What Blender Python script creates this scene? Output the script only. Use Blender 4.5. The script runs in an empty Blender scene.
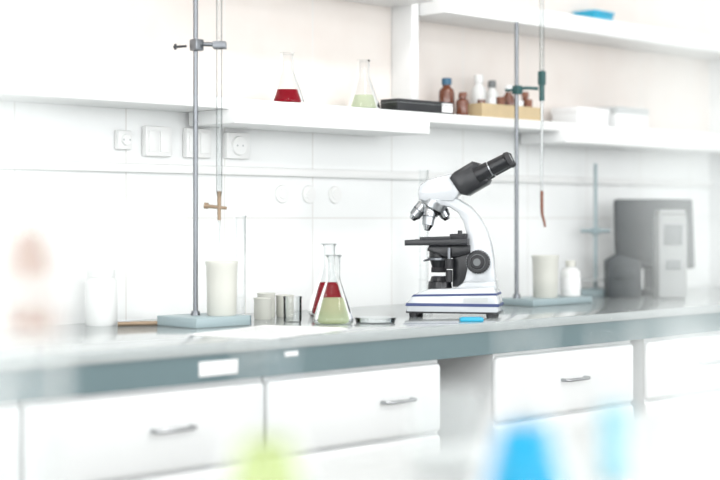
import bpy, bmesh, math
from mathutils import Vector, Matrix
S=bpy.context.scene
S.view_settings.view_transform='Standard'
S.view_settings.look='None'
LK=.315

# ------------------------------------------------------------ materials
def pmat(name,col,rough=.5,metal=0,coat=0,noise=0,nscale=8,bump=0,emis=0,trans=0,spec=.5):
    m=bpy.data.materials.new(name); m.use_nodes=True
    nt=m.node_tree; b=nt.nodes['Principled BSDF']
    b.inputs['Base Color'].default_value=(*col,1)
    b.inputs['Roughness'].default_value=rough
    b.inputs['Metallic'].default_value=metal
    b.inputs['Coat Weight'].default_value=coat
    b.inputs['Specular IOR Level'].default_value=spec
    b.inputs['Transmission Weight'].default_value=trans
    if emis:
        b.inputs['Emission Color'].default_value=(*col,1); b.inputs['Emission Strength'].default_value=emis
    if noise or bump:
        tc=nt.nodes.new('ShaderNodeTexCoord'); n=nt.nodes.new('ShaderNodeTexNoise')
        n.inputs['Scale'].default_value=nscale; n.inputs['Detail'].default_value=4
        nt.links.new(tc.outputs['Object'],n.inputs['Vector'])
        if noise:
            r=nt.nodes.new('ShaderNodeMix'); r.data_type='RGBA'
            r.inputs['A'].default_value=(*[max(0,c*(1-noise)) for c in col],1)
            r.inputs['B'].default_value=(*[min(1,c*(1+noise)) for c in col],1)
            nt.links.new(n.outputs['Fac'],r.inputs['Factor']); nt.links.new(r.outputs['Result'],b.inputs['Base Color'])
        if bump:
            bp=nt.nodes.new('ShaderNodeBump'); bp.inputs['Strength'].default_value=bump; bp.inputs['Distance'].default_value=.002
            nt.links.new(n.outputs['Fac'],bp.inputs['Height']); nt.links.new(bp.outputs['Normal'],b.inputs['Normal'])
    return m

def glassmat(name,tint=(.98,.985,.985),edge=(.66,.70,.71),gl=1.0):
    m=bpy.data.materials.new(name); m.use_nodes=True
    nt=m.node_tree; nt.nodes.clear()
    o=nt.nodes.new('ShaderNodeOutputMaterial')
    lw=nt.nodes.new('ShaderNodeLayerWeight'); lw.inputs['Blend'].default_value=.35
    fr=nt.nodes.new('ShaderNodeFresnel'); fr.inputs['IOR'].default_value=1.25
    mx=nt.nodes.new('ShaderNodeMix'); mx.data_type='RGBA'
    mx.inputs['A'].default_value=(*tint,1); mx.inputs['B'].default_value=(*edge,1)
    tr=nt.nodes.new('ShaderNodeBsdfTransparent'); g=nt.nodes.new('ShaderNodeBsdfGlossy')
    g.inputs['Roughness'].default_value=.03; g.inputs['Color'].default_value=(gl,gl,gl,1)
    ms=nt.nodes.new('ShaderNodeMixShader')
    nt.links.new(lw.outputs['Facing'],mx.inputs['Factor']); nt.links.new(mx.outputs['Result'],tr.inputs['Color'])
    nt.links.new(fr.outputs['Fac'],ms.inputs['Fac']); nt.links.new(tr.outputs[0],ms.inputs[1]); nt.links.new(g.outputs[0],ms.inputs[2])
    nt.links.new(ms.outputs[0],o.inputs['Surface'])
    return m
def liqmat(name,col,dif=.5,tcol=None):
    m=bpy.data.materials.new(name); m.use_nodes=True
    nt=m.node_tree; nt.nodes.clear()
    o=nt.nodes.new('ShaderNodeOutputMaterial')
    tr=nt.nodes.new('ShaderNodeBsdfTransparent'); tr.inputs['Color'].default_value=(*(tcol or col),1)
    d=nt.nodes.new('ShaderNodeBsdfTranslucent'); d.inputs['Color'].default_value=(*col,1)
    d2=nt.nodes.new('ShaderNodeBsdfDiffuse'); d2.inputs['Color'].default_value=(*col,1)
    a=nt.nodes.new('ShaderNodeMixShader'); a.inputs[0].default_value=.5
    ms=nt.nodes.new('ShaderNodeMixShader'); ms.inputs[0].default_value=dif
    nt.links.new(d.outputs[0],a.inputs[1]); nt.links.new(d2.outputs[0],a.inputs[2])
    nt.links.new(tr.outputs[0],ms.inputs[1]); nt.links.new(a.outputs[0],ms.inputs[2])
    nt.links.new(ms.outputs[0],o.inputs['Surface'])
    return m

WHITE=pmat('white_laminate',(.86,.87,.87),.35,noise=.015)
WHITE2=pmat('white_lacquer',(.72,.73,.73),.3,coat=.2,noise=.01)
SHELF=pmat('shelf_white',(.82,.825,.82),.4,noise=.015)
PLAST=pmat('white_plastic',(.80,.81,.81),.4,noise=.02)
PLATE=pmat('socket_plastic',(.84,.84,.83),.4,noise=.01)
CABIN=pmat('cabinet_side_grey',(.78,.79,.79),.5,noise=.02)
TOP=pmat('benchtop_grey',(.35,.38,.38),.16,noise=.04,nscale=40,coat=.3)
TEAL=pmat('apron_teal',(.115,.172,.185),.45,noise=.05)
TEAL2=pmat('stand_base_teal',(.31,.39,.41),.4,noise=.05)
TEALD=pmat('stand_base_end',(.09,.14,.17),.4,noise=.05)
STEEL=pmat('brushed_steel',(.42,.44,.46),.28,metal=1,noise=.05,nscale=60)
ROD=pmat('rod_steel',(.19,.20,.215),.32,metal=1,noise=.05,nscale=60)
HANDLE=pmat('handle_metal',(.40,.41,.42),.25,metal=1,noise=.03,nscale=60)
CHROME=pmat('chrome',(.52,.53,.55),.14,metal=1,noise=.02)
MWHITE=pmat('microscope_enamel',(.56,.585,.61),.22,coat=.6,noise=.01)
MBLACK=pmat('microscope_black',(.010,.011,.014),.30,noise=.1,nscale=30)
MRUB=pmat('rubber_black',(.018,.018,.021),.6,noise=.1,nscale=60,bump=.2)
NAVY=pmat('navy_stripe',(.03,.05,.16),.35,noise=.05)
LENS=pmat('lens_glass',(.03,.05,.08),.05,coat=1,noise=.02)
PORC=pmat('porcelain',(.58,.58,.53),.35,coat=.2,noise=.04,nscale=14)
MILK=pmat('jar_white',(.70,.71,.70),.4,noise=.02)
AMBER=pmat('amber_glass',(.14,.038,.015),.15,coat=.6,noise=.1)
BLUECAP=pmat('blue_cap',(.02,.10,.18),.4,noise=.05)
BLUE=pmat('blue_plastic',(.02,.36,.55),.35,noise=.05)
DTEAL=pmat('clamp_green',(.02,.08,.08),.4,noise=.05)
COPPER=pmat('brown_tip',(.20,.07,.035),.4,noise=.1)
BRASS=pmat('brass_valve',(.29,.21,.14),.4,metal=.3,noise=.05)
WOOD=pmat('pale_wood',(.54,.42,.25),.5,noise=.15,nscale=20)
PAPER=pmat('paper',(.80,.80,.80),.7,noise=.01)
DARK=pmat('dark_case',(.035,.043,.048),.5,noise=.1)
GREY=pmat('grey_case',(.15,.16,.165),.45,noise=.05)
MGREY=pmat('mid_grey_case',(.30,.31,.31),.5,noise=.04)
LGREY=pmat('light_grey',(.50,.52,.52),.45,noise=.03)
GLASS=glassmat('clear_glass'); BURG=glassmat('burette_glass',(.93,.94,.94),(.70,.74,.76))
RED=liqmat('red_liquid',(.42,.01,.03),.75,(.6,.02,.05))
GREEN=liqmat('yellow_green_liquid',(.76,.84,.58),.45,(.94,.975,.86))
PALEG=liqmat('pale_green_liquid',(.76,.83,.64),.4,(.92,.96,.87))
CYAN=liqmat('blue_liquid',(.05,.52,.76),.75,(.18,.72,.93))
PCYAN=liqmat('pale_blue_liquid',(.48,.78,.86),.5,(.66,.91,.97))
LIME=liqmat('lime_liquid',(.68,.76,.42),.5,(.88,.93,.70))
BEIGE=liqmat('beige_liquid',(.60,.43,.36),.6,(.80,.70,.65))
FROST=liqmat('frosted_polypropylene',(.80,.82,.82),.15,(.98,.985,.985))
VEIL=liqmat('clouded_plastic',(.80,.82,.81),.14,(.985,.99,.99))

def tilemat(name):
    m=bpy.data.materials.new(name); m.use_nodes=True
    nt=m.node_tree; b=nt.nodes['Principled BSDF']; b.inputs['Roughness'].default_value=.3
    L=nt.links.new
    tc=nt.nodes.new('ShaderNodeTexCoord'); sep=nt.nodes.new('ShaderNodeSeparateXYZ'); L(tc.outputs['Object'],sep.inputs[0])
    cmb=nt.nodes.new('ShaderNodeCombineXYZ'); L(sep.outputs['X'],cmb.inputs['X'])
    ad=nt.nodes.new('ShaderNodeMath'); ad.operation='ADD'; ad.inputs[1].default_value=.06; L(sep.outputs['Z'],ad.inputs[0]); L(ad.outputs[0],cmb.inputs['Y'])
    br=nt.nodes.new('ShaderNodeTexBrick'); br.offset=0; L(cmb.outputs[0],br.inputs['Vector'])
    br.inputs['Scale'].default_value=1; br.inputs['Brick Width'].default_value=.30; br.inputs['Row Height'].default_value=.30
    br.inputs['Mortar Size'].default_value=.0022; br.inputs['Mortar Smooth'].default_value=.3
    n=nt.nodes.new('ShaderNodeTexNoise'); n.inputs['Scale'].default_value=9; n.inputs['Detail'].default_value=5; L(tc.outputs['Object'],n.inputs['Vector'])
    up=nt.nodes.new('ShaderNodeMix'); up.data_type='RGBA'; up.inputs['A'].default_value=(.72,.65,.605,1); up.inputs['B'].default_value=(.79,.75,.715,1); L(n.outputs['Fac'],up.inputs['Factor'])
    gt=nt.nodes.new('ShaderNodeMath'); gt.operation='GREATER_THAN'; gt.inputs[1].default_value=1.41; L(sep.outputs['Z'],gt.inputs[0])
    mm=nt.nodes.new('ShaderNodeMix'); mm.data_type='RGBA'; mm.inputs['A'].default_value=(.86,.87,.865,1); L(gt.outputs[0],mm.inputs['Factor']); L(up.outputs['Result'],mm.inputs['B'])
    fm=nt.nodes.new('ShaderNodeMix'); fm.data_type='RGBA'; fm.inputs['B'].default_value=(.72,.71,.69,1); L(mm.outputs['Result'],fm.inputs['A']); L(br.outputs['Fac'],fm.inputs['Factor'])
    L(fm.outputs['Result'],b.inputs['Base Color'])
    return m
TILE=tilemat('wall_tiles')
WALLP=pmat('wall_paint',(.82,.83,.83),.6,noise=.02,nscale=3)
CEIL=pmat('ceiling_paint',(.88,.88,.88),.7,noise=.01)
FLOORM=pmat('floor_lino',(.52,.52,.50),.35,noise=.08,nscale=12)

# ------------------------------------------------------------ builder
class B:
    def __init__(s): s.bm=bmesh.new(); s.mats=[]
    def mi(s,m):
        if m not in s.mats: s.mats.append(m)
        return s.mats.index(m)
    def merge(s,t,mat,M=None):
        bmesh.ops.recalc_face_normals(t,faces=t.faces)
        if M is not None: bmesh.ops.transform(t,matrix=M,verts=t.verts)
        i=s.mi(mat); vs={}
        for v in t.verts: vs[v]=s.bm.verts.new(v.co)
        for f in t.faces:
            try: nf=s.bm.faces.new([vs[v] for v in f.verts]); nf.material_index=i
            except ValueError: pass
        t.free()
    def box(s,c,d,mat,bev=0,M=None,seg=2):
        t=bmesh.new(); bmesh.ops.create_cube(t,size=1)
        bmesh.ops.scale(t,vec=d,verts=t.verts)
        if bev: bmesh.ops.bevel(t,geom=t.edges[:],offset=bev,segments=seg,profile=.5,affect='EDGES')
        bmesh.ops.transform(t,matrix=Matrix.Translation(c),verts=t.verts)
        s.merge(t,mat,M)
    def bb(s,x0,x1,y0,y1,z0,z1,mat,bev=0,seg=2):
        s.box(((x0+x1)/2,(y0+y1)/2,(z0+z1)/2),(x1-x0,y1-y0,z1-z0),mat,bev,seg=seg)
    def lathe(s,prof,mat,M=None,seg=40):
        t=bmesh.new(); rings=[]
        for r,z in prof:
            if r<1e-6: rings.append([t.verts.new((0,0,z))])
            else: rings.append([t.verts.new((r*math.cos(2*math.pi*k/seg),r*math.sin(2*math.pi*k/seg),z)) for k in range(seg)])
        for a,b in zip(rings,rings[1:]):
            for k in range(seg):
                k2=(k+1)%seg
                if len(a)==1 and len(b)==1: continue
                if len(a)==1: t.faces.new([a[0],b[k],b[k2]])
                elif len(b)==1: t.faces.new([a[k],a[k2],b[0]])
                else: t.faces.new([a[k],a[k2],b[k2],b[k]])
        s.merge(t,mat,M)
    def cyl(s,p0,p1,r0,r1,mat,seg=28,bev=0):
        p0=Vector(p0);p1=Vector(p1);d=p1-p0;L=d.length
        M=Matrix.Translation(p0)@d.to_track_quat('Z','Y').to_matrix().to_4x4()
        if bev: pr=[(0,0),(r0-bev,0),(r0,bev),(r1,L-bev),(r1-bev,L),(0,L)]
        else: pr=[(0,0),(r0,0),(r1,L),(0,L)]
        s.lathe(pr,mat,M,seg)
    def prism(s,pts,y0,y1,mat,bev=0,seg=2,M=None):
        t=bmesh.new()
        a=[t.verts.new((x,y0,z)) for x,z in pts]; b=[t.verts.new((x,y1,z)) for x,z in pts]
        t.faces.new(a); t.faces.new(b[::-1]); n=len(pts)
        for k in range(n): t.faces.new([a[k],a[(k+1)%n],b[(k+1)%n],b[k]])
        bmesh.ops.recalc_face_normals(t,faces=t.faces)
        if bev:
            es=[e for e in t.edges if abs(e.verts[0].co.y-e.verts[1].co.y)<1e-6]
            bmesh.ops.bevel(t,geom=es,offset=bev,segments=seg,profile=.5,affect='EDGES',clamp_overlap=True)
        s.merge(t,mat,M)
    def tube(s,pts,r,mat,seg=12):
        pts=[Vector(p) for p in pts]; t=bmesh.new(); rings=[]
        n=None
        for i,p in enumerate(pts):
            d=(pts[min(i+1,len(pts)-1)]-pts[max(i-1,0)]).normalized()
            if n is None: n=d.orthogonal().normalized()
            else: n=(n-d*n.dot(d)).normalized()
            b=d.cross(n)
            rr=r[i] if isinstance(r,(list,tuple)) else r
            rings.append([t.verts.new(p+(n*math.cos(2*math.pi*k/seg)+b*math.sin(2*math.pi*k/seg))*rr) for k in range(seg)])
        for a,b in zip(rings,rings[1:]):
            for k in range(seg): t.faces.new([a[k],a[(k+1)%seg],b[(k+1)%seg],b[k]])
        t.faces.new(rings[0]); t.faces.new(rings[-1])
        s.merge(t,mat)
    def done(s,name,loc=(0,0,0),rot=0):
        s.bm.normal_update()
        for f in s.bm.faces: f.smooth=True
        for e in s.bm.edges:
            if len(e.link_faces)==2 and e.calc_face_angle(0)>math.radians(38): e.smooth=False
        me=bpy.data.meshes.new(name); s.bm.to_mesh(me); s.bm.free()
        for m in s.mats: me.materials.append(m)
        o=bpy.data.objects.new(name,me); S.collection.objects.link(o)
        o.location=loc; o.rotation_euler=(0,0,rot)
        return o

# ------------------------------------------------------------ room
XR=4.62; XL=-2.6; YF=-5.6; ZC=2.9
b=B(); b.bb(XL-.1,XR+.1,0,.1,0,ZC,TILE); b.done('wall_back')
b=B(); b.bb(XR,XR+.1,YF,0,0,ZC,WALLP); b.done('wall_right')
b=B(); b.bb(XL-.1,XR+.1,YF-.1,.1,-.1,0,FLOORM); b.done('floor')
b=B(); b.bb(XL-.1,XR+.1,YF-.1,.1,ZC,ZC+.1,CEIL); b.done('ceiling')
wins=[(-2.1,-.3),(.1,1.9),(2.3,4.1)]
b=B()
b.bb(XL-.1,XR+.1,YF-.1,YF,0,.85,WALLP); b.bb(XL-.1,XR+.1,YF-.1,YF,2.6,ZC,WALLP)
xs=[XL-.1]+[v for w in wins for v in w]+[XR+.1]
for i in range(0,len(xs),2): b.bb(xs[i],xs[i+1],YF-.1,YF,.85,2.6,WALLP)
b.done('wall_front')
for i,(a,c) in enumerate(wins):
    b=B()
    for x in (a+.03,(a+c)/2,c-.03): b.bb(x-.03,x+.03,YF-.08,YF-.03,.85,2.6,WHITE)
    for z in (.88,1.95,2.57): b.bb(a,c,YF-.079,YF-.031,z-.03,z+.03,WHITE)
    b.bb(a,c,YF-.058,YF-.052,.85,2.6,GLASS)
    b.done('window_%d'%(i+1))
lw=[(-4.6,-2.9),(-2.3,-.7)]
b=B()
b.bb(XL-.1,XL,YF,0,0,.85,WALLP); b.bb(XL-.1,XL,YF,0,2.6,ZC,WALLP)
ys=[YF]+[v for w in lw for v in w]+[0]
for i in range(0,len(ys),2): b.bb(XL-.1,XL,ys[i],ys[i+1],.85,2.6,WALLP)
b.done('wall_left')
for i,(a,c) in enumerate(lw):
    b=B()
    for y in (a+.03,(a+c)/2,c-.03): b.bb(XL-.08,XL-.03,y-.03,y+.03,.85,2.6,WHITE)
    for z in (.88,1.95,2.57): b.bb(XL-.079,XL-.031,a,c,z-.03,z+.03,WHITE)
    b.bb(XL-.058,XL-.052,a,c,.85,2.6,GLASS)
    b.done('window_%d'%(i+4))
b=B(); b.bb(XL,XR,-.016,0,1.247,1.268,PLATE,.003); b.done('trim_1')
b=B(); b.bb(XR-.015,XR,YF,-.7,0,.09,PLAST); b.done('baseboard_right')

# ------------------------------------------------------------ bench
FY=-.645
b=B()
b.bb(XL+.02,XR-.003,FY,-.003,.878,.9,TOP,.003)
b.bb(XL+.02,XR-.003,FY+.004,FY+.03,.826,.878,TEAL)
b.bb(XL+.02,XR-.003,-.03,-.004,.12,.878,CABIN)
FD=-.636
def cabinet(x0,x1,handles):
    b.bb(x0+.001,x1-.001,FD+.010,-.031,.10,.826,CABIN)
    b.bb(x0+.02,x1-.02,FD+.05,-.05,0,.10,GREY)
    zs=[(.664,.818),(.50,.660),(.33,.496),(.115,.326)]
    for k,(z0,z1) in enumerate(zs):
        b.bb(x0,x1,FD-.004,FD+.022,z0,z1,WHITE2,.012,seg=4)
        hx=handles
        zc=(z0+z1)/2+.005
        b.tube([(hx-.045,FD-.003,zc),(hx-.045,FD-.020,zc),(hx-.036,FD-.025,zc),(hx+.036,FD-.025,zc),(hx+.045,FD-.020,zc),(hx+.045,FD-.003,zc)],.0042,HANDLE)
cabinet(-.25,.30,.02); cabinet(.306,.86,.58)
cabinet(.866,1.416,1.14); cabinet(1.421,1.972,1.735); cabinet(1.977,2.494,2.345)
cabinet(2.685,3.239,2.975); cabinet(3.30,3.86,3.58); cabinet(3.866,4.43,4.15)
b.bb(1.80,1.895,FY+.001,FY+.004,.838,.866,PAPER,.0005)
b.bb(2.02,2.055,FY+.001,FY+.004,.862,.872,PAPER,.0005)
b.done('laboratory_bench')

# island
b=B()
b.bb(-.6,2.7,-2.62,-1.81,.878,.9,LGREY,.003)
b.bb(-.5,2.6,-2.55,-1.86,.1,.878,CABIN)
b.bb(-.48,2.58,-2.5,-1.9,0,.1,GREY)
for k in range(5): b.bb(-.49+k*.62,.11+k*.62,-1.86,-1.838,.12,.86,WHITE2,.006)
b.done('island_workbench')

# ------------------------------------------------------------ shelves
b=B()
b.bb(XL+.02,XR-.002,-.17,-.001,1.396,1.422,SHELF,.002)
b.bb(2.27,2.949,-.19,-.02,1.362,1.396,SHELF,.003)
b.bb(3.54,4.50,-.19,-.02,1.362,1.396,SHELF,.003)
b.done('wall_shelf')
b=B()
b.bb(2.10,2.996,-.17,-.001,1.722,1.745,SHELF,.002)
b.bb(3.034,XR-.002,-.17,-.001,1.696,1.745,SHELF,.002)
b.bb(3.0,3.03,-.075,-.001,1.4221,1.80,SHELF,.002)
b.done('upper_wall_shelf')

# ------------------------------------------------------------ wall sockets
def socket(x,z,w=.078,h=.072,kind=0):
    b=B()
    b.box((0,-.009,0),(w,.018,h),PLATE,.004)
    if kind==0:
        b.box((-w*.22,-.019,0),(w*.36,.004,h*.7),PLATE,.001); b.box((w*.22,-.019,0),(w*.36,.004,h*.7),PLATE,.001)
    else:
        b.cyl((0,-.018,0),(0,-.024,0),w*.33,w*.3,PLATE)
        for dx in (-.009,.009): b.cyl((dx,-.0241,0),(dx,-.0245,0),.0025,.0025,LGREY)
    return b.done('light_switch' if kind==0 else 'wall_socket',(x,-.0005,z))
socket(2.085,1.322,.04,.045,1)
socket(2.183,1.322); socket(2.305,1.322)
socket(2.43,1.320,.075,.066,1)
for x in (2.59,2.685,2.78):
    b=B(); b.cyl((0,0,0),(0,-.005,0),.024,.023,PLATE,32,.001); b.cyl((0,-.005,0),(0,-.007,0),.014,.013,PLATE)
    b.done('wall_cover_plate',(x,-.0005,1.202))

# ------------------------------------------------------------ glassware
def interp(pr,z):
    for (r0,z0),(r1,z1) in zip(pr,pr[1:]):
        if z0<=z<=z1 and z1>z0: return r0+(r1-r0)*(z-z0)/(z1-z0)
    return pr[-1][0]
def flask(name,loc,H,R,rn,liq,level):
    pr=[(R*.88,0),(R*.97,.02*H),(R,.05*H),(R*.98,.10*H),(R*.88,.2*H),(rn*1.35,.56*H),(rn*1.1,.62*H),(rn,.68*H),(rn,.965*H),(rn*1.12,.985*H),(rn*1.28,H)]
    b=B()
    b.lathe([(0,0)]+pr,GLASS,seg=48)
    b.lathe([(rn*1.28,H),(rn*1.22,H+.0015),(rn*1.1,H)],GLASS,seg=48)
    lp=[(0,.0025)]; zl=level*H
    for r,z in pr:
        if z+.003<zl: lp.append((r-.0022,z+.0028))
    lp+= [(interp(pr,zl)-.0022,zl),(0,zl)]
    if liq: b.lathe(lp,liq,seg=48)
    return b.done(name,loc)
flask('erlenmeyer_flask',(2.571,-.195,.9),.175,.052,.0165,RED,.46)
flask('erlenmeyer_flask',(2.361,-.429,.9),.155,.0455,.0155,GREEN,.38)
flask('erlenmeyer_flask',(2.506,-.115,1.4221),.126,.043,.0155,RED,.28)
flask('erlenmeyer_flask',(2.790,-.100,1.4221),.130,.043,.0155,PALEG,.30)
flask('erlenmeyer_flask',(.943,-2.116,.9),.154,.044,.0155,CYAN,.47)
flask('erlenmeyer_flask',(.763,-2.007,.9),.146,.044,.0155,LIME,.47)
def gcyl(name,loc,H,R,liq=None,level=.5,mat=None):
    mat=mat or GLASS
    b=B()
    b.lathe([(0,0),(R*1.9,0),(R*2,.004),(R*1.2,.008),(R,.012),(R,H-.004),(R*1.2,H)],mat,seg=32)
    if liq: b.lathe([(0,.013),(R-.0015,.013),(R-.0015,H*level),(0,H*level)],liq,seg=32)
    for k in range(8): 
        z=.03+(H-.05)*k/8; b.lathe([(R+.0002,z),(R+.0002,z+.0008)],PLAST,seg=32)
    return b.done(name,loc)
gcyl('graduated_cylinder',(2.275,-.205,.9),.245,.014)
gcyl('graduated_cylinder',(1.075,-2.108,.9),.147,.0155,PCYAN,.52)
gcyl('graduated_cylinder',(3.02,-.10,.9),.37,.014)
gcyl('graduated_cylinder',(.314,-2.340,.9),.46,.027,mat=VEIL)
gcyl('graduated_cylinder',(.60,-2.485,.9),.46,.020,mat=VEIL)
def beaker(name,loc,H,R,liq=None,level=.4,mat=None):
    mat=mat or GLASS
    b=B()
    b.lathe([(0,0),(R*.93,0),(R,.004),(R,H-.004),(R*1.06,H),(R*1.03,H+.001),(R*.97,H-.004),(R*.96,.006),(R*.9,.004),(0,.004)],mat,seg=40)
    if liq: b.lathe([(0,.005),(R*.93,.005),(R*.95,H*level),(0,H*level)],liq,seg=40)
    return b.done(name,loc)
beaker('glass_beaker',(2.339,-.316,.9),.058,.021)
beaker('plastic_beaker',(1.055,-2.215,.9),.145,.034,mat=FROST)
beaker('plastic_beaker',(1.06,-1.93,.9),.08,.036,mat=FROST)
for x,y,h in ((2.405,-.150,.058),(2.355,-.195,.05),(2.452,-.165,.052)):
    beaker('porcelain_crucible',(x,y,.9),h,.0215,mat=PORC)
b=B(); b.lathe([(0,0),(.043,0),(.045,.002),(.045,.013),(.043,.013),(.043,.003),(0,.003)],GLASS); b.lathe([(0,.0135),(.047,.0135),(.0475,.012),(.0475,.006)],GLASS)
b.done('petri_dish',(2.453,-.472,.9))

def mug(name,loc,H,R):
    b=B()
    b.lathe([(0,0),(R*.86,0),(R*.92,.004),(R*.94,H*.5),(R*.98,H*.9),(R*1.04,H*.97),(R*1.02,H),(R*.93,H*.98),(R*.88,H*.5),(R*.85,.008),(0,.006)],PORC,seg=48)
    b.prism([(R*.8,H*.95),(R*1.25,H*1.0),(R*1.0,H*.86)],-.008,.008,PORC,.002)
    return b.done(name,loc)

b=B(); b.lathe([(0,0),(.034,0),(.036,.004),(.036,.10),(.030,.108),(0,.108)],MILK); b.lathe([(0,.108),(.032,.108),(.032,.124),(.030,.126),(0,.126)],MILK)
b.done('white_jar',(1.97,-.085,.9))
# narrow sample bottle on the island, left
b=B(); b.lathe([(0,0),(.024,0),(.027,.004),(.027,.19),(.020,.225),(.013,.235),(.013,.250),(.016,.252)],GLASS)
b.lathe([(0,.150),(.0248,.150),(.0248,.175),(0,.175)],BEIGE); b.lathe([(0,.1905),(.0245,.1905),(.019,.224),(.012,.234),(0,.234)],BEIGE)
b.done('reagent_bottle',(.635,-1.878,.9))

# ------------------------------------------------------------ stands
CR=Vector((.706,-.708,0))
b=B()   # left stand, origin at bench under rod
b.box((.012,-.014,.011),(.155,.14,.022),TEAL2,.002)
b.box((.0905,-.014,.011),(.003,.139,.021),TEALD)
b.cyl((0,0,.022),(0,0,.90),.0055,.0055,ROD,16)
b.cyl((0,0,.022),(0,0,.032),.011,.009,ROD,16)
zc=.627
b.box((0,-.004,zc),(.024,.024,.026),ROD,.003)
P=lambda d,z=zc:(CR.x*d,CR.y*d,z)
b.tube([P(-.050,zc-.004),P(-.02,zc-.002)],.0028,MBLACK); b.tube([P(-.045,zc-.010),P(-.045,zc+.003)],.003,MBLACK)
b.tube([P(.0,zc+.003),P(.03,zc+.002),P(.046,zc+.002)],.005,ROD)
b.box((0,0,0),(.03,.006,.016),ROD,.002,Matrix.Translation(P(.054))@Matrix.Rotation(math.radians(-45),4,'Z')@Matrix.Translation((0,.011,0)))
b.box((0,0,0),(.03,.006,.016),ROD,.002,Matrix.Translation(P(.054))@Matrix.Rotation(math.radians(-45),4,'Z')@Matrix.Translation((0,-.011,0)))
bx,by,_=P(.053)
b.lathe([(0,.90),(.0065,.90),(.0065,.42),(.0065,.30),(.003,.275),(.003,.26)],BURG,Matrix.Translation((bx,by,0)),24)
b.lathe([(0,.45),(.0035,.45),(.0035,.315),(.001,.29),(0,.29)],FROST,Matrix.Translation((bx,by,0)),16)
b.cyl((bx-.021,by+.021,.267),(bx+.012,by-.012,.262),.0045,.0035,BRASS,16)
b.cyl((bx-.024,by+.024,.268),(bx-.017,by+.017,.267),.007,.007,BRASS,16)
b.cyl((bx,by,.30),(bx,by,.235),.005,.004,BRASS,16)
b.cyl((bx,by,.235),(bx,by,.18),.0028,.0012,BURG,12)
b.done('burette_stand',(2.118,-.236,.9))
mug('porcelain_mug',(2.160,-.277,.9221),.121,.036)

b=B()   # right stand
b.box((.102,-.0195,.009),(.27,.13,.018),TEAL2,.002)
b.cyl((0,0,.018),(0,0,.782),.0055,.0055,ROD,16)
b.cyl((0,0,.018),(0,0,.03),.011,.009,ROD,16)
zc=.594
b.box((0,-.003,zc),(.022,.022,.024),DTEAL,.003)
b.tube([P(-.032,zc),P(-.0,zc)],.0035,DTEAL)
b.tube([P(.0,zc+.003),P(.03,zc+.006),P(.06,zc+.004)],.0045,DTEAL)
b.box(P(.07),(.018,.018,.04),DTEAL,.004)
b.cyl(P(.07,zc-.03),P(.07,zc+.05),.0075,.0075,DTEAL,16)
b.cyl(P(.07,zc+.05),P(.07,.93),.0060,.0060,BURG,20)
b.cyl(P(.07,zc+.05),P(.07,.93),.0040,.0040,FROST,12)
b.cyl(P(.07,zc-.03),P(.07,.31),.0045,.0035,BURG,16)
b.cyl(P(.07,zc-.03),P(.07,.31),.0030,.0022,PLAST,10)
b.tube([P(.07,.315),P(.07,.27),P(.071,.25),P(.077,.228),P(.079,.215)],[.0045,.0045,.004,.0035,.003],COPPER)
b.done('burette_stand',(3.243,-.2455,.9))
mug('porcelain_mug',(3.326,-.281,.9181),.118,.0375)
b=B(); b.lathe([(0,0),(.026,0),(.0285,.003),(.0285,.066),(.022,.078),(.012,.083),(.012,.088),(0,.088)],MILK); b.lathe([(0,.086),(.015,.086),(.015,.1),(.013,.102),(0,.102)],PORC)
b.lathe([(.0288,.02),(.0288,.055)],PAPER)
b.done('plastic_bottle',(3.422,-.296,.9181))

b=B()  # third small stand
b.lathe([(0,0),(.058,0),(.058,.008),(.05,.018),(.012,.022),(0,.022)],TEAL2)
b.cyl((0,0,.02),(0,0,.41),.0055,.0055,TEAL2,14)
b.tube([P(-.045,.20),P(.045,.20)],.006,TEAL2); b.box((0,0,.2),(.022,.022,.022),TEAL2,.003)
b.lathe([(.0,.045),(.05,.045),(.05,.05),(0,.05)],LGREY)
b.done('support_stand',(3.845,-.075,.9))

# monitor + instruments
b=B()
b.box((0,0,.008),(.15,.11,.016),DARK,.004)
b.box((0,.02,.07),(.05,.03,.12),DARK,.004)
M=Matrix.Translation((0,0,.19))@Matrix.Rotation(math.radians(-8),4,'X')
b.box((0,0,0),(.25,.03,.22),DARK,.008,M)
b.box((0,-.016,.005),(.23,.003,.185),DARK,.001,M)
b.box((0,.03,0),(.14,.04,.14),DARK,.01,M)
b.done('computer_monitor',(4.01,-.180,.9),math.radians(-42))
b=B()
b.box((0,0,.125),(.085,.09,.25),MGREY,.008); b.box((0,-.046,.19),(.055,.004,.06),GREY,.001); b.box((0,-.046,.10),(.045,.005,.03),GREY,.002)
b.prism([(-.041,.25),(.041,.25),(.035,.265),(-.035,.265)],-.04,.04,MGREY,.003)
b.done('power_supply_unit',(3.865,-.335,.9),math.radians(-45))
b=B()
b.prism([(-.05,0),(.05,0),(.05,.11),(-.02,.13),(-.05,.11)],-.045,.045,DARK,.004); b.box((0,-.047,.07),(.06,.004,.03),DARK,.001)
b.done('analogue_meter',(3.795,-.212,.9),math.radians(-45))

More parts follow.
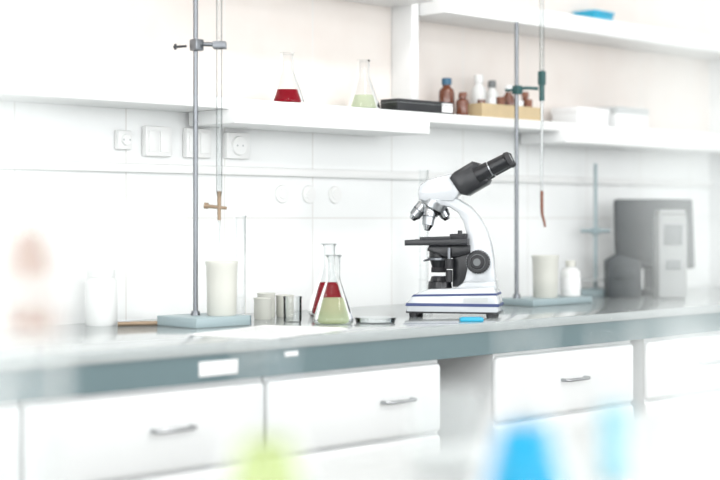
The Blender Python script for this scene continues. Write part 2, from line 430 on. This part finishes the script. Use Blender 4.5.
# ------------------------------------------------------------ shelf items
def bottle(name,loc,H,R,mat,cap,label=None):
    b=B(); ch=H*.17
    b.lathe([(0,0),(R*.93,0),(R,.003),(R,H*.62),(R*.9,H*.70),(R*.5,H*.78),(R*.48,H-ch+.002),(0,H-ch+.002)],mat,seg=28)
    b.lathe([(0,H-ch),(R*.62,H-ch),(R*.62,H-.002),(R*.55,H),(0,H)],cap,seg=28)
    if label: b.lathe([(R+.0004,H*.12),(R+.0004,H*.5)],label,seg=28)
    return b.done(name,loc)
bottle('amber_bottle',(3.150,-.07,1.422),.110,.0225,AMBER,BLUECAP)
bottle('amber_bottle',(3.150,-.128,1.422),.062,.0175,AMBER,AMBER)
bottle('white_bottle',(3.300,-.06,1.422),.130,.021,MILK,MILK)
bottle('white_bottle',(3.365,-.055,1.422),.118,.019,MILK,GREY,PAPER)
bottle('amber_bottle',(3.435,-.06,1.422),.108,.018,AMBER,PLAST)
bottle('amber_bottle',(3.500,-.07,1.422),.092,.018,AMBER,COPPER,PAPER)
bottle('amber_bottle',(3.225,-.065,1.422),.075,.019,AMBER,COPPER)
b=B(); b.bb(0,.215,0,.065,0,.032,MBLACK,.002); b.bb(.172,.2155,-.0008,.0,.004,.028,PAPER); b.bb(-.001,.216,-.001,.066,.022,.0235,GREY)
b.done('slide_box',(2.852,-.165,1.422))
b=B()
b.bb(0,.27,0,.004,0,.038,WOOD); b.bb(0,.27,.051,.055,0,.038,WOOD); b.bb(0,.004,.004,.051,0,.038,WOOD); b.bb(.266,.27,.004,.051,0,.038,WOOD); b.bb(.004,.266,.004,.051,0,.004,WOOD)
for k in range(6): b.cyl((.03+k*.042,.027,.004),(.03+k*.042,.027,.05+.006*(k%3)),.012,.012,[AMBER,PLAST,COPPER][k%3],16)
b.done('wooden_vial_tray',(3.19,-.165,1.422))
b=B(); b.bb(0,.16,0,.1,0,.05,PLAST,.003); b.bb(-.002,.162,-.002,.102,.036,.056,PAPER,.002); b.done('cardboard_box',(3.68,-.13,1.422))
b=B(); b.bb(0,.17,0,.1,0,.06,PLAST,.003); b.bb(-.002,.172,-.002,.102,.045,.066,LGREY,.002); b.done('cardboard_box',(3.87,-.14,1.422))
b=B(); b.bb(0,.10,0,.08,0,.04,BLUE,.004); b.bb(-.003,.103,-.003,.083,.034,.044,BLUE,.002); b.done('blue_storage_box',(3.82,-.09,1.745))

# ------------------------------------------------------------ bench small items
b=B(); b.box((0,0,.0006),(.297,.21,.0012),PAPER); b.box((.01,-.006,.0018),(.29,.20,.001),PAPER,0,Matrix.Rotation(.12,4,'Z'))
for k in range(9): b.box((0,.07-k*.016,.0024),(.22,.0015,.0002),GREY,0,Matrix.Rotation(.12,4,'Z'))
b.done('paper_sheets',(2.10,-.505,.9),.25)
b=B(); b.cyl((-.06,0,.005),(.055,0,.005),.005,.005,BRASS,12); b.cyl((.055,0,.005),(.068,0,.005),.0045,.001,STEEL,12); b.box((-.045,0,.011),(.03,.003,.002),STEEL)
b.done('ballpoint_pen',(2.03,-.165,.9),-.5)
b=B(); b.box((0,0,.005),(.055,.022,.010),BLUE,.003); b.box((0,0,.0095),(.045,.014,.003),BLUE,.001); b.done('blue_slide_case',(2.640,-.60,.9),-.75)

# ------------------------------------------------------------ microscope
b=B(); s=.00244
V=lambda x,y:((x-453)*s,(320-y)*s)
V3=lambda x,y,d=0:((x-453)*s,d,(320-y)*s)
def PP(pts,y0,y1,mat,bev=0): b.prism([V(*p) for p in pts],y0,y1,mat,bev)
W=.050
PP([(408,315),(409,306),(413,300),(421,295),(432,292),(495,289.5),(498,296),(500,306),(500,315)],-W,W,MWHITE,.006)
PP([(407.6,309),(408.2,306),(500.6,306),(500.6,309)],-W-.0008,W+.0008,NAVY)
PP([(413.5,299.6),(416,297.5),(497.9,295.5),(498.6,297.6)],-W-.0006,W+.0006,NAVY)
PP([(408,316),(408,313.5),(500,313.5),(500,316)],-W+.002,W-.002,MBLACK)
for x in (415,492):
    for d in (-.038,.038): b.cyl(V3(x,320,d),V3(x,315,d),.010,.012,MRUB,20)
PP([(466,304.5),(466,300.5),(490,300),(490,304)],-W-.0015,-W+.002,LGREY)
# arm
outer=[(495,291),(495,278),(493.5,262),(490.5,246),(486,232),(479,220),(470,210),(459,203),(446,199)]
inner=[(440,200),(440,209),(450,211),(458,216),(463.5,225),(467,238),(468.5,252),(467,268),(464,281),(459,291)]
PP(outer+inner,-.023,.023,MWHITE,.007)
PP([(455,292),(465,285),(496,284),(497,292)],-.034,.034,MWHITE,.006)
# head
PP([(418,197),(420,189),(428,183.5),(452,177.5),(461,196),(454,205),(425,205),(419,203)],-.030,.030,MWHITE,.008)
b.cyl(V3(437,209),V3(437,203),.028,.030,MWHITE,36,.001)
# nosepiece + objectives
b.cyl(V3(435,204),V3(431,211),.032,.032,STEEL,36,.001)
b.cyl(V3(431,211),V3(428,217),.031,.021,CHROME,36)
def objective(p0,dirv,L,r):
    p0=Vector(p0); d=Vector(dirv).normalized()
    q=lambda t:p0+d*L*t
    b.cyl(q(0),q(.38),r,r,CHROME,24,.0006); b.cyl(q(.38),q(.43),r*1.03,r*1.03,ROD,24)
    b.cyl(q(.43),q(.78),r*.98,r*.9,STEEL,24); b.cyl(q(.78),q(1),r*.8,r*.45,CHROME,24); b.cyl(q(1),q(1.01),r*.3,r*.3,LENS,16)
objective(V3(423,208,-.004),(-.62,-.10,-.78),.047,.0155)
objective(V3(430,212,-.012),(-.12,-.22,-1),.055,.0155)
objective(V3(439,210,.004),(.45,.10,-.88),.037,.0140)
objective(V3(430,212,.014),(-.35,.5,-.8),.038,.012)
# binocular head
PP([(450,182),(455,176),(473,165.5),(479,167),(490,184),(488,188),(468,199.5),(461,198)],-.036,.036,MBLACK,.008)
b.cyl(V3(452,190),V3(459,186),.027,.027,STEEL,32,.001)
for d in (-.027,.027):
    a=Vector(V3(477,180.0,d)); c=Vector(V3(511.5,162.5,d)); u=c-a
    b.cyl(a,a+u*.38,.0205,.0195,MBLACK,32,.001); b.cyl(a+u*.38,a+u*.41,.0175,.0175,STEEL,32)
    b.cyl(a+u*.41,a+u*.86,.0185,.0175,MBLACK,32,.001); b.cyl(a+u*.86,a+u*1.0,.0195,.0175,MRUB,32,.002)
    b.cyl(a+u*1.0,a+u*1.003,.010,.010,LENS,24)
# stage
PP([(407,249),(407,243.5),(470,242),(470,248.5)],-.055,.055,MBLACK,.0015)
PP([(422,243.5),(422,240.5),(456,239.5),(456,243)],-.052,-.042,MBLACK,.001)
PP([(452,243),(452,237.5),(468,237),(468,243)],-.052,.02,MRUB,.002)
PP([(416,243.3),(416,242.3),(446,241.6),(446,242.6)],-.03,.035,GLASS)
b.cyl(V3(461,237.5,-.03),V3(461,234,-.03),.006,.005,MBLACK,16)
PP([(428,254),(430,249),(471,248.5),(471,257),(450,262)],-.035,.035,MBLACK,.003)
# condenser
b.cyl(V3(438,250),V3(438,261),.024,.024,MBLACK,32,.001); b.cyl(V3(438,261),V3(438,264),.028,.028,ROD,32,.001)
b.cyl(V3(438,264),V3(438,271),.022,.017,MBLACK,32); b.cyl(V3(438,271),V3(438,276),.019,.019,MRUB,32)
b.tube([V3(430,263,-.02),V3(426,264,-.045)],.0025,CHROME)
# illuminator
b.cyl(V3(439,293),V3(439,285),.030,.028,MBLACK,36,.001); b.cyl(V3(439,285),V3(439,280),.024,.021,MBLACK,36,.001); b.cyl(V3(439,280),V3(439,279.5),.016,.016,LENS,24)
# rack column
PP([(453,290),(453,250),(472,250),(472,290)],-.022,.022,MBLACK,.003)
b.cyl(V3(451,251,-.045),V3(451,268,-.045),.0045,.0045,ROD,16)
b.cyl(V3(451,262,-.045),V3(451,272,-.045),.0105,.0105,MRUB,20,.001); b.cyl(V3(451,273,-.045),V3(451,285,-.045),.0085,.0085,MRUB,20,.001)
# focus knobs
for sg in (-1,1):
    c=lambda d:V3(479.5,265,sg*d)
    b.cyl(c(.020),c(.028),.031,.031,MWHITE,40,.001)
    b.cyl(c(.028),c(.048),.028,.027,MBLACK,40,.002)
    for k in range(28):
        a=2*math.pi*k/28; p=Vector(c(.030))+Vector((math.cos(a)*.0275,0,math.sin(a)*.0275)); q=Vector(c(.046))+Vector((math.cos(a)*.027,0,math.sin(a)*.027))
        b.cyl(p,q,.0016,.0016,MRUB,6)
    b.cyl(c(.048),c(.0485),.019,.019,GREY,36)
    b.cyl(c(.0485),c(.060),.0175,.0170,MRUB,32,.002); b.cyl(c(.060),c(.0605),.009,.009,GREY,24)
b.done('microscope',(2.752,-.447,.9),math.radians(-45.1-12))

# ------------------------------------------------------------ lights
def area(name,loc,rot,sx,sy,e,col=(1,1,1)):
    l=bpy.data.lights.new(name,'AREA'); l.shape='RECTANGLE'; l.size=sx; l.size_y=sy; l.energy=e*LK; l.color=col
    o=bpy.data.objects.new(name,l); S.collection.objects.link(o); o.location=loc; o.rotation_euler=rot
R=math.radians
for i,(a,c) in enumerate(wins): area('window_daylight_%d'%(i+1),((a+c)/2,YF+.03,1.72),(R(90),0,0),1.75,1.7,150,(.98,.99,1))
for i,(a,c) in enumerate(lw): area('window_daylight_%d'%(i+4),(XL+.03,(a+c)/2,1.72),(R(90),0,R(-90)),1.55,1.7,130,(.99,.995,1))
EM=pmat('fill_diffuser',(1,1,1),.5,emis=2)
for x in (0.2,2.6):  # unseen glowing ceiling panels and area lights, added to brighten the closed room
  for y in (-1.2,-3.6):
    b=B(); b.bb(-.62,.62,-.17,.17,-.05,0,PLAST,.004); b.bb(-.59,.59,-.14,.14,-.056,-.05,EM); b.done('ceiling_fill_panel',(x,y,ZC-.001))
    area('ceiling_fill_light',(x,y,ZC-.08),(0,0,0),1.18,.28,50,(1,.99,.97))
w=bpy.data.worlds.new('World'); S.world=w; w.use_nodes=True
w.node_tree.nodes['Background'].inputs[0].default_value=(.9,.95,1,1); w.node_tree.nodes['Background'].inputs[1].default_value=1.0

# ------------------------------------------------------------ camera
cd=bpy.data.cameras.new('camera'); cam=bpy.data.objects.new('camera',cd); S.collection.objects.link(cam); S.camera=cam
cd.sensor_width=36; cd.lens=75; cd.shift_y=-22/720; cd.clip_start=.05
cam.location=(0,-2.87,1.14); cam.rotation_euler=(R(90),0,R(-45.06))
cd.dof.use_dof=True; cd.dof.focus_distance=3.60; cd.dof.aperture_fstop=1.6
